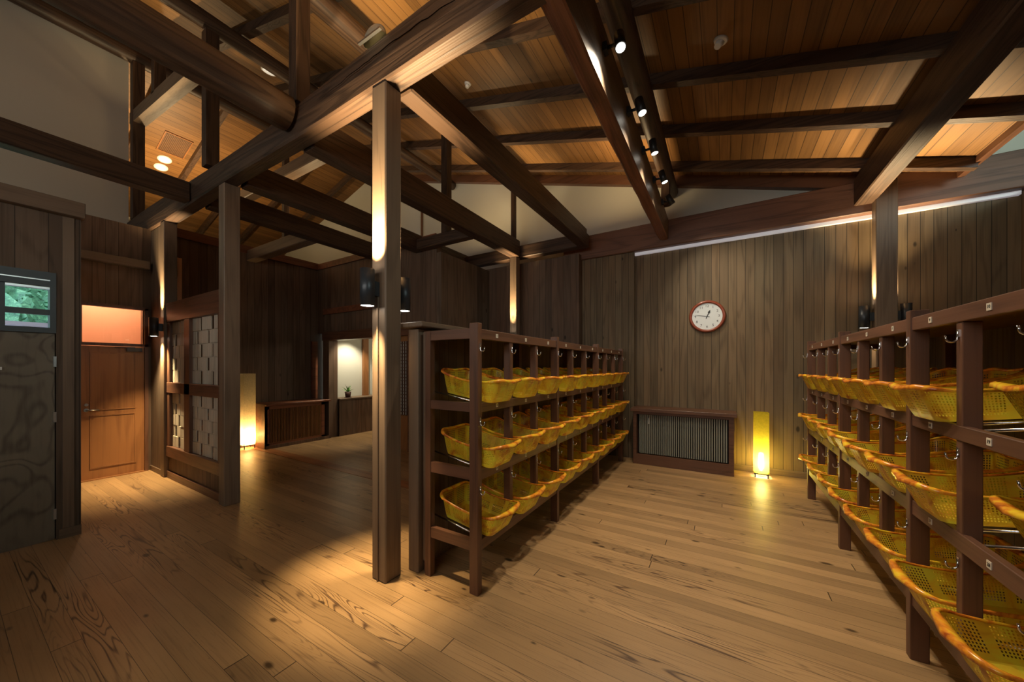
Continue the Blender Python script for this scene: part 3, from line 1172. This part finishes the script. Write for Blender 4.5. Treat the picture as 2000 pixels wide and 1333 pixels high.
proto = basket()
ORD = ['first', 'second', 'third', 'fourth', 'fifth', 'sixth', 'seventh', 'eighth', 'ninth']
ROW = ['top', 'middle', 'bottom']
used = False
for side in ('left', 'right'):
    s = -1 if side == 'left' else 1
    xf = -1.37 if side == 'left' else .82
    y0 = 1.865 if side == 'left' else 2.203 - 2 * PITCH
    for k in range(0 if side == 'left' else 1, 9):
        for r_ in range(3):
            if not used:
                b = proto
                used = True
            else:
                b = proto.copy()
                COL.objects.link(b)
                for ch in proto.children:
                    c = ch.copy()
                    c.parent = b
                    COL.objects.link(c)
            zt = RAILZ[r_ + 1][1]
            slope = math.atan(.151)
            dd = (.163 if s < 0 else .19) + random.uniform(-.008, .008)
            if s > 0 and k == 1 and r_ < 2:
                dd = .335
            xc = xf + s * dd
            zc = zt + .151 * (dd - .03) + .008
            b.location = (xc, y0 + k * PITCH + .0225 + PITCH / 2 + random.uniform(-.004, .004), zc)
            b.rotation_euler = (0, s * -slope, random.uniform(-.015, .015))
            b['label'] = 'yellow woven basket in the %s row of the %s rack, %s from the near end' % (ROW[r_], side, ORD[k if side == 'left' else k - 1])
            b['group'] = 'yellow baskets in the %s rack' % side

# ------------------------------------------------------------------ wall lights
def sconce(label, x, y, z0, z1, dx, dy, up=26, down=34, ang=50, angu=58, r=.048):
    """dx,dy point from the lamp towards the surface it is fixed on"""
    t = thing('wall_light', label, 'wall light', (x, y, z0), 'black cylinder wall lights on the posts')
    bm = NB()
    ring_ = 24
    for (ra, rb, za, zb) in ((r, r, z0, z1), (r - .004, r - .004, z0, z1)):
        pass
    # open ended tube with thickness
    loops = []
    for (rr, z) in ((r, z0), (r, z1), (r - .004, z1), (r - .004, z1 - .02), (0.001, z1 - .02)):
        loops.append([bm.verts.new((x + rr * math.cos(2 * PI * k / ring_), y + rr * math.sin(2 * PI * k / ring_), z)) for k in range(ring_)])
    loops2 = []
    for (rr, z) in ((r, z0), (r - .004, z0), (r - .004, z0 + .006)):
        loops2.append([bm.verts.new((x + rr * math.cos(2 * PI * k / ring_), y + rr * math.sin(2 * PI * k / ring_), z)) for k in range(ring_)])
    for LL in (loops, loops2):
        for i in range(len(LL) - 1):
            for k in range(ring_):
                j = (k + 1) % ring_
                f = bm.faces.new((LL[i][k], LL[i][j], LL[i + 1][j], LL[i + 1][k]))
                f.smooth = True
    bmesh.ops.remove_doubles(bm, verts=bm.verts, dist=.0004)
    link('housing', bm, M['black'], t)
    zc = (z0 + z1) / 2
    px, py = x + dx * r, y + dy * r
    g = .035
    bm = NB()
    box(bm, min(px, px + dx * g) - (.02 if dx == 0 else .004), max(px, px + dx * g) + (.02 if dx == 0 else 0.0),
        min(py, py + dy * g) - (.02 if dy == 0 else .004), max(py, py + dy * g) + (.02 if dy == 0 else 0.0), zc - .05, zc + .05)
    link('bracket', bm, M['black'], t)
    bm = NB()
    cyl(bm, (x, y, z0 + .003), (x, y, z0 + .006), r - .005, seg=24)
    link('lower_lens', bm, M['lit_disc'], t)
    bm = NB()
    cyl(bm, (x, y, z1 - .018), (x, y, z1 - .015), r - .005, seg=24)
    link('upper_lens', bm, M['lit_disc'], t)
    if down: spot('wall_light_down', (x, y, z0 - .004), (x + dx * .10, y + dy * .10, 0), down, ang, 1.0)
    if up: spot('wall_light_up', (x, y, z1 + .004), (x + dx * .12, y + dy * .12 - abs(dx) * .5, z1 + 2), up, angu, 1.0)
    return t


sconce('black cylinder wall light on the left face of the foreground post', -2.06, 1.552, 1.915, 2.165, 0, 1, 560, 210, 50, 76)
sconce('black cylinder wall light half hidden on the right of the foreground post', -2.05, 1.865, 1.92, 2.165, 0, -1, 420, 160, 50, 80)
sconce('black cylinder wall light beside the lattice screen near the brown door', -6.50, 1.555, 1.91, 2.16, 0, 1, 430, 260, 84, 56)
sconce('black cylinder wall light hidden low on the slim far post', -3.23, 5.40, 1.85, 2.10, 0, 1, 420, 20, 50, 44)
sconce('black cylinder wall light left of the stout post by the clock wall', 1.447, 5.93, 1.97, 2.235, 1, 0, 200, 18, 60, 80)
sconce('black cylinder wall light right of the stout post by the clock wall', 1.80, 5.93, 1.97, 2.235, -1, 0, 200, 18, 60, 80)

# ------------------------------------------------------------------ spotlights on the hewn log
SP = [(2.52, (-.05, 1.35, 0), 120), (3.25, (.3, 3.0, 0), 130), (3.92, (0.0, 4.3, 0), 100), (4.60, (.5, 5.0, 0), 70), (5.28, (.6, 6.15, 1.6), 60)]
names = ['nearest the camera', 'second from the camera', 'third from the camera', 'fourth from the camera', 'nearest the back wall, dark']
for i, (y, tgt, wt) in enumerate(SP):
    p = Vector((-.615, y, 3.765))
    d = (Vector(tgt) - p).normalized()
    t = thing('spotlight', 'dark cylindrical spotlight on the hewn log, ' + names[i], 'spotlight', (-.71, y, 3.75), 'spotlights on the hewn log')
    bm = NB()
    box(bm, -.734, -.70, y - .03, y + .03, 3.74, 3.80)
    link('mount', bm, M['black'], t)
    bm = NB()
    cyl(bm, (-.70, y, 3.77), tuple(p), .012, seg=10)
    link('arm', bm, M['black'], t)
    bm = NB()
    cyl(bm, tuple(p - d * .085), tuple(p + d * .055), .036, .038, 20)
    link('housing', bm, M['black'], t)
    if i < 4:
        bm = NB()
        cyl(bm, tuple(p + d * .056), tuple(p + d * .058), .031, seg=20)
        link('lens', bm, M['lit_disc'], t)
    if wt and i < 5:
        spot('spot_beam', tuple(p + d * .065), tgt, wt, 118 if i < 4 else 90, 1.0, SPOTC, .03)

# ------------------------------------------------------------------ paper floor lamps
def andon(label, x, y, wd, h, z0, mat, watts, col, rz=0.0):
    t = thing('paper_floor_lamp', label, 'lamp', (x, y, 0))
    a = wd / 2
    bm = NB()
    vs = []
    for z in (z0, z0 + h):
        vs.append([bm.verts.new((x + sx * a, y + sy * a, z)) for sx, sy in ((-1, -1), (1, -1), (1, 1), (-1, 1))])
    for k in range(4):
        j = (k + 1) % 4
        bm.faces.new((vs[0][k], vs[0][j], vs[1][j], vs[1][k]))
    link('paper_shade', bm, M[mat], t)
    bm = NB()
    for sx in (-1, 1):
        for sy in (-1, 1):
            box(bm, x + sx * (a - .012) - .006, x + sx * (a - .012) + .006, y + sy * (a - .012) - .006, y + sy * (a - .012) + .006, 0, z0 + .03)
    box(bm, x - a + .006, x + a - .006, y - a + .006, y - a + .018, z0 - .012, z0)
    box(bm, x - a + .006, x + a - .006, y + a - .018, y + a - .006, z0 - .012, z0)
    box(bm, x - a + .006, x - a + .018, y - a + .006, y + a - .006, z0 - .012, z0)
    box(bm, x + a - .018, x + a - .006, y - a + .006, y + a - .006, z0 - .012, z0)
    link('base', bm, M['black'], t)
    bm = NB()
    cyl(bm, (x, y, z0 + .02), (x, y, z0 + .06), .014, seg=16)
    cyl(bm, (x, y, z0 + .06), (x, y, z0 + .26), .03, .026, seg=16)
    link('bulb', bm, emit('bulb glow ' + mat, col, 30), t)
    point('lamp_glow', (x, y, z0 + .15), watts, col, .04)
    t.rotation_euler = (0, 0, rz)
    return t


andon('tall cream paper floor lamp glowing at its foot beside the slatted cabinet', -7.44, 3.035, .19, 1.30, .075, 'washi', 80, (1.0, .66, .28))
andon('yellow paper floor lamp glowing at its foot beside the grilled cabinet', .435, 5.95, .165, .82, .06, 'washi_yellow', 75, (1.0, .94, .66))

# ------------------------------------------------------------------ convector cabinet under the clock
t = thing('grille_cabinet', 'low dark cabinet with grey slatted front under the clock', 'cabinet', (-.54, 5.93, 0))
link('top', B(-1.235, .155, 5.70, 6.15, .81, .86, bev=.004), M['rackX'], t)
bm = NB()
box(bm, .06, .12, 5.74, 6.15, 0, .81)
box(bm, -1.20, -1.15, 5.74, 6.05, 0, .81)
box(bm, -1.15, .06, 5.74, 5.80, 0, .15)
box(bm, -1.15, .06, 5.74, 5.80, .77, .81)
link('carcass', bm, M['rackX'], t)
link('interior', B(-1.15, .06, 5.88, 5.90, .15, .77), M['darkgap'], t)
bm = NB()
x = -1.115
while x < .03:
    box(bm, x, x + .016, 5.785, 5.80, .165, .76)
    x += .0285
link('slat_grille', bm, M['slatgrey'], t)
link('control_panel', B(-.94, -.22, 5.802, 5.81, .62, .70), M['darkgap'], t)
link('switch', B(-1.0, -.975, 5.80, 5.81, .62, .71), M['white'], t)
link('cross_wire', B(-1.115, .04, 5.80, 5.806, .505, .515), M['darkgap'], t)

# slatted cabinet at the far left
t = thing('slatted_cabinet', 'long low cabinet with thin reddish upright slats below the dark wall', 'cabinet', (-7.3, 3.72, 0))
link('top', B(-7.585, -7.02, 3.16, 4.40, .78, .815, bev=.003), M['reddark'], t)
bm = NB()
box(bm, -7.08, -7.04, 3.16, 3.22, 0, .78)
box(bm, -7.08, -7.04, 4.20, 4.27, 0, .78)
box(bm, -7.08, -7.04, 3.16, 4.27, 0, .10)
box(bm, -7.08, -7.04, 3.16, 4.27, .72, .78)
box(bm, -7.585, -7.04, 3.16, 3.19, 0, .78)
link('carcass', bm, M['reddark'], t)
link('interior', B(-7.12, -7.10, 3.2, 4.25, .1, .72), M['darkgap'], t)
bm = NB()
y = 3.23
while y < 4.19:
    box(bm, -7.055, -7.040, y, y + .011, .10, .72)
    y += .027
link('slat_grille', bm, M['doorwood'], t)
link('kickboard', B(-7.04, -7.03, 3.16, 4.40, 0, .06), M['walldark'], t)
t = thing('wall_louvre', 'reddish low louvre just left of the cream paper lamp', 'louvre', (-7.57, 2.6, 0))
for k in range(4):
    link('louvre_rail', B(-7.60, -7.54, 2.0, 2.88, .06 + k * .20, .10 + k * .20), M['reddark'], t)
link('louvre_back', B(-7.60, -7.585, 2.0, 2.88, 0, .80), M['walldark'], t)
struct('trim_13', B(-7.60, -7.55, 4.30, 4.42, .815, 2.05), M['reddark'])

# ------------------------------------------------------------------ sliding lattice door
d = struct('door_3', B(-5.66, -5.60, 4.47, 4.505, 0.0, 2.06), M['doorwood'])
bm = NB()
box(bm, -4.80, -4.74, 4.47, 4.505, 0, 2.06)
box(bm, -5.60, -4.80, 4.47, 4.505, 1.96, 2.06)
box(bm, -5.60, -4.80, 4.47, 4.505, 0, .62)
link('door_frame', bm, M['doorwood'], d)
bm = NB()
x = -5.60
while x < -4.8:
    box(bm, x, x + .012, 4.475, 4.50, .62, 1.96)
    x += .062
z = .62
while z < 1.96:
    box(bm, -5.60, -4.80, 4.475, 4.50, z, z + .012)
    z += .062
link('lattice', bm, M['rackZ'], d)
link('frosted_pane', B(-5.60, -4.80, 4.502, 4.504, .62, 1.96), M['plaster'], d)
spot('corridor_downlight', (-6.9, 5.0, 2.40), (-7.25, 4.95, 0), 90, 95, .6, (1, .86, .62))
point('corridor_glow', (-5.9, 5.6, 2.2), 10, (1, .84, .6), .1)

# plant
t = thing('potted_succulent', 'small green succulent in a dark pot on the corridor counter', 'plant', (-7.12, 4.86, .815))
bm = NB()
cyl(bm, (-7.12, 4.86, .823), (-7.12, 4.86, .945), .052, .068, 20)
link('pot', bm, M['pot'], t)
bm = NB()
cyl(bm, (-7.12, 4.86, .815), (-7.12, 4.86, .823), .08, .08, 20)
link('saucer', bm, M['pot'], t)
bm = NB()
for k in range(16):
    a = k * 2.4
    tilt = R(12 + (k % 5) * 14)
    ln_ = random.uniform(.09, .19)
    base = Vector((-7.12, 4.86, .94))
    dirv = Vector((math.sin(tilt) * math.cos(a), math.sin(tilt) * math.sin(a), math.cos(tilt)))
    side = Vector((-math.sin(a), math.cos(a), 0))
    nrm = dirv.cross(side)
    prev = None
    for i in range(5):
        u = i / 4
        c = base + dirv * ln_ * u + Vector((math.cos(a), math.sin(a), 0)) * .03 * u * u
        w_ = .013 * (1 - u ** 2) + .0008
        cur = [bm.verts.new(c - side * w_), bm.verts.new(c - nrm * w_ * .45), bm.verts.new(c + side * w_), bm.verts.new(c + nrm * w_ * .45)]
        if prev:
            for q in range(4):
                bm.faces.new((prev[q], prev[(q + 1) % 4], cur[(q + 1) % 4], cur[q]))
        prev = cur
link('leaves', bm, M['leaf'], t)

# ------------------------------------------------------------------ clock
CX_, CY_, CZ_, CR = -.213, 6.147, 2.26, .205
t = thing('wall_clock', 'round white wall clock with a reddish wooden rim', 'clock', (CX_, 6.15, CZ_))
bm = NB()
NS = 64
prof = [(CR, 0), (CR + .032, -.004), (CR + .036, -.02), (CR + .026, -.036), (CR + .006, -.04), (CR - .006, -.024), (CR - .006, -.016)]
V = []
for k in range(NS):
    a = 2 * PI * k / NS
    V.append([bm.verts.new((CX_ + r_ * math.cos(a), CY_ + o_, CZ_ + r_ * math.sin(a))) for r_, o_ in prof])
for k in range(NS):
    j = (k + 1) % NS
    for i in range(len(prof) - 1):
        f = bm.faces.new((V[k][i], V[j][i], V[j][i + 1], V[k][i + 1]))
        f.smooth = True
link('rim', bm, M['clockrim'], t)
bm = NB()
cyl(bm, (CX_, CY_, CZ_), (CX_, CY_ - .018, CZ_), CR, seg=48)
link('dial', bm, M['clockface'], t)
mm = NB()
for hnum in range(1, 13):
    a = R(90 - 30 * hnum)
    me = text_mesh(str(hnum), .052)
    me.transform(Matrix.Rotation(R(90), 4, 'X'))
    me.transform(Matrix.Translation((CX_ + .155 * math.cos(a), CY_ - .0195, CZ_ + .155 * math.sin(a))))
    mm.from_mesh(me)
    bpy.data.meshes.remove(me)
link('numerals', mm, M['ink'], t)


def hand(nm, ang, ln_, w_, yo, spade=False):
    bm = NB()
    a = R(90 - ang)
    dv = Vector((math.cos(a), 0, math.sin(a)))
    sv = Vector((-dv.z, 0, dv.x))
    o_ = Vector((CX_, CY_ - yo, CZ_))
    P = [o_ - dv * .035 - sv * w_, o_ - dv * .035 + sv * w_, o_ + dv * ln_ * .45 + sv * w_]
    if spade:
        P += [o_ + dv * ln_ * .6 + sv * w_ * 3.2, o_ + dv * ln_, o_ + dv * ln_ * .6 - sv * w_ * 3.2]
    else:
        P += [o_ + dv * ln_, o_ + dv * ln_ - sv * .001]
    P += [o_ + dv * ln_ * .45 - sv * w_]
    A = [bm.verts.new(p) for p in P]
    A2 = [bm.verts.new(p + Vector((0, -.002, 0))) for p in P]
    bm.faces.new(A)
    bm.faces.new(A2[::-1])
    for i in range(len(P)):
        j = (i + 1) % len(P)
        bm.faces.new((A[i], A[j], A2[j], A2[i]))
    link(nm, bm, M['ink'], t)


hand('hour_hand', 23, .105, .005, .021, True)
hand('minute_hand', 281, .165, .0035, .024)

# ------------------------------------------------------------------ ceiling details
def on_roof(x, y, L=False):
    return (zl(x) if L else zr(x))


def tilted(o, x, L=False):
    o.rotation_euler = (0, math.atan(-ML if L else MS), 0)


def downlight(label, x, y, L, r=.075, watts=0):
    z = on_roof(x, y, L)
    t = thing('downlight', label, 'downlight', (x, y, z), 'round recessed downlights')
    bm = NB()
    cyl(bm, (x, y, z - .012), (x, y, z), r, r, 28)
    link('trim_ring', bm, M['white'], t)
    bm = NB()
    cyl(bm, (x, y, z - .015), (x, y, z - .012), r * .8, seg=28)
    link('lens', bm, M['lit_soft'], t)
    tilted(t, x, L)
    if watts: spot('downlight_beam', (x, y, z - .05), (x, y, 0), watts, 100, .6)


downlight('upper of the two round downlights by the ceiling vent at far left', -10.20, 2.61, True, .115)
downlight('lower of the two round downlights by the ceiling vent at far left', -10.47, 2.62, True, .115)
downlight('round downlight beside the vent under the near ridge slope', -5.90, 2.69, False, .10)


def vent(label, x, y, L, wx, wy):
    z = on_roof(x, y, L)
    t = thing('ceiling_vent', label, 'vent', (x, y, z))
    bm = NB()
    for q in ((-wx, wx, -wy, -wy + .02), (-wx, wx, wy - .02, wy), (-wx, -wx + .02, -wy, wy), (wx - .02, wx, -wy, wy)):
        box(bm, x + q[0], x + q[1], y + q[2], y + q[3], z - .015, z)
    link('frame', bm, M['doorwood'], t)
    bm = NB()
    k = -wy + .02
    while k < wy - .02:
        box(bm, x - wx + .02, x + wx - .02, y + k, y + k + .012, z - .01, z - .002)
        k += .024
    link('grille', bm, M['ventm'], t)
    tilted(t, x, L)


vent('dark rectangular ceiling vent above the two downlights at far left', -9.70, 2.64, True, .30, .22)
vent('dark rectangular ceiling vent beside the single downlight near the ridge', -6.55, 2.62, False, .26, .16)


def detector(label, x, y, r, kind):
    z = on_roof(x, y)
    t = thing('smoke_detector' if kind else 'sensor_camera', label, 'detector', (x, y, z))
    bm = NB()
    cyl(bm, (x, y, z - .02), (x, y, z), r * .8, r, 24)
    link('base', bm, M['white'], t)
    bm = NB()
    if kind:
        cyl(bm, (x, y, z - .05), (x, y, z - .02), r * .45, r * .7, 24)
        link('chamber', bm, M['white'], t)
    else:
        cyl(bm, (x - .01, y - .02, z - .065), (x, y, z - .015), r * .45, r * .6, 20)
        link('head', bm, M['white'], t)
    tilted(t, x)


detector('white round sensor with a protruding snout on the right ceiling slope', -.02, 3.57, .058, 0)
detector('white dome detector on the ceiling above the broad tie beam', -2.77, 3.58, .045, 1)

# uplight dish resting on the main beam
t = thing('uplight_dish', 'grey half-round uplight dish resting on top of the main beam', 'uplight', (-2.12, 1.72, 3.82))
bm = NB()
V = []
for i in range(7):
    a = i / 6 * PI / 2
    V.append([bm.verts.new((-2.12 + .11 * math.cos(a) * math.cos(2 * PI * k / 24), 1.66 + .05 * math.cos(a) * math.sin(2 * PI * k / 24), 3.835 + .10 * math.sin(a))) for k in range(24)])
for i in range(6):
    for k in range(24):
        j = (k + 1) % 24
        f = bm.faces.new((V[i][k], V[i][j], V[i + 1][j], V[i + 1][k]))
        f.smooth = True
bmesh.ops.remove_doubles(bm, verts=bm.verts, dist=.0005)
link('dish', bm, plain('dish metal', (.35, .33, .25), .35, .3), t)
link('lip', B(-2.24, -2.0, 1.605, 1.625, 3.822, 3.834), M['steel'], t)

# indirect lamps standing on top of the beams, shining at the roof
for (x, y, z, wt) in ((-2.4, 1.72, 3.98, 3), (-6.3, 3.6, 3.9, 10), (-9.6, 2.6, 4.3, 60), (-1.3, 5.2, 3.95, 12), (-4.0, 5.2, 3.95, 12)):
    a_ = area('indirect_lamp', (x, y, z), (x, y, z + 1), wt, .5, .12, (1.0, .68, .34))
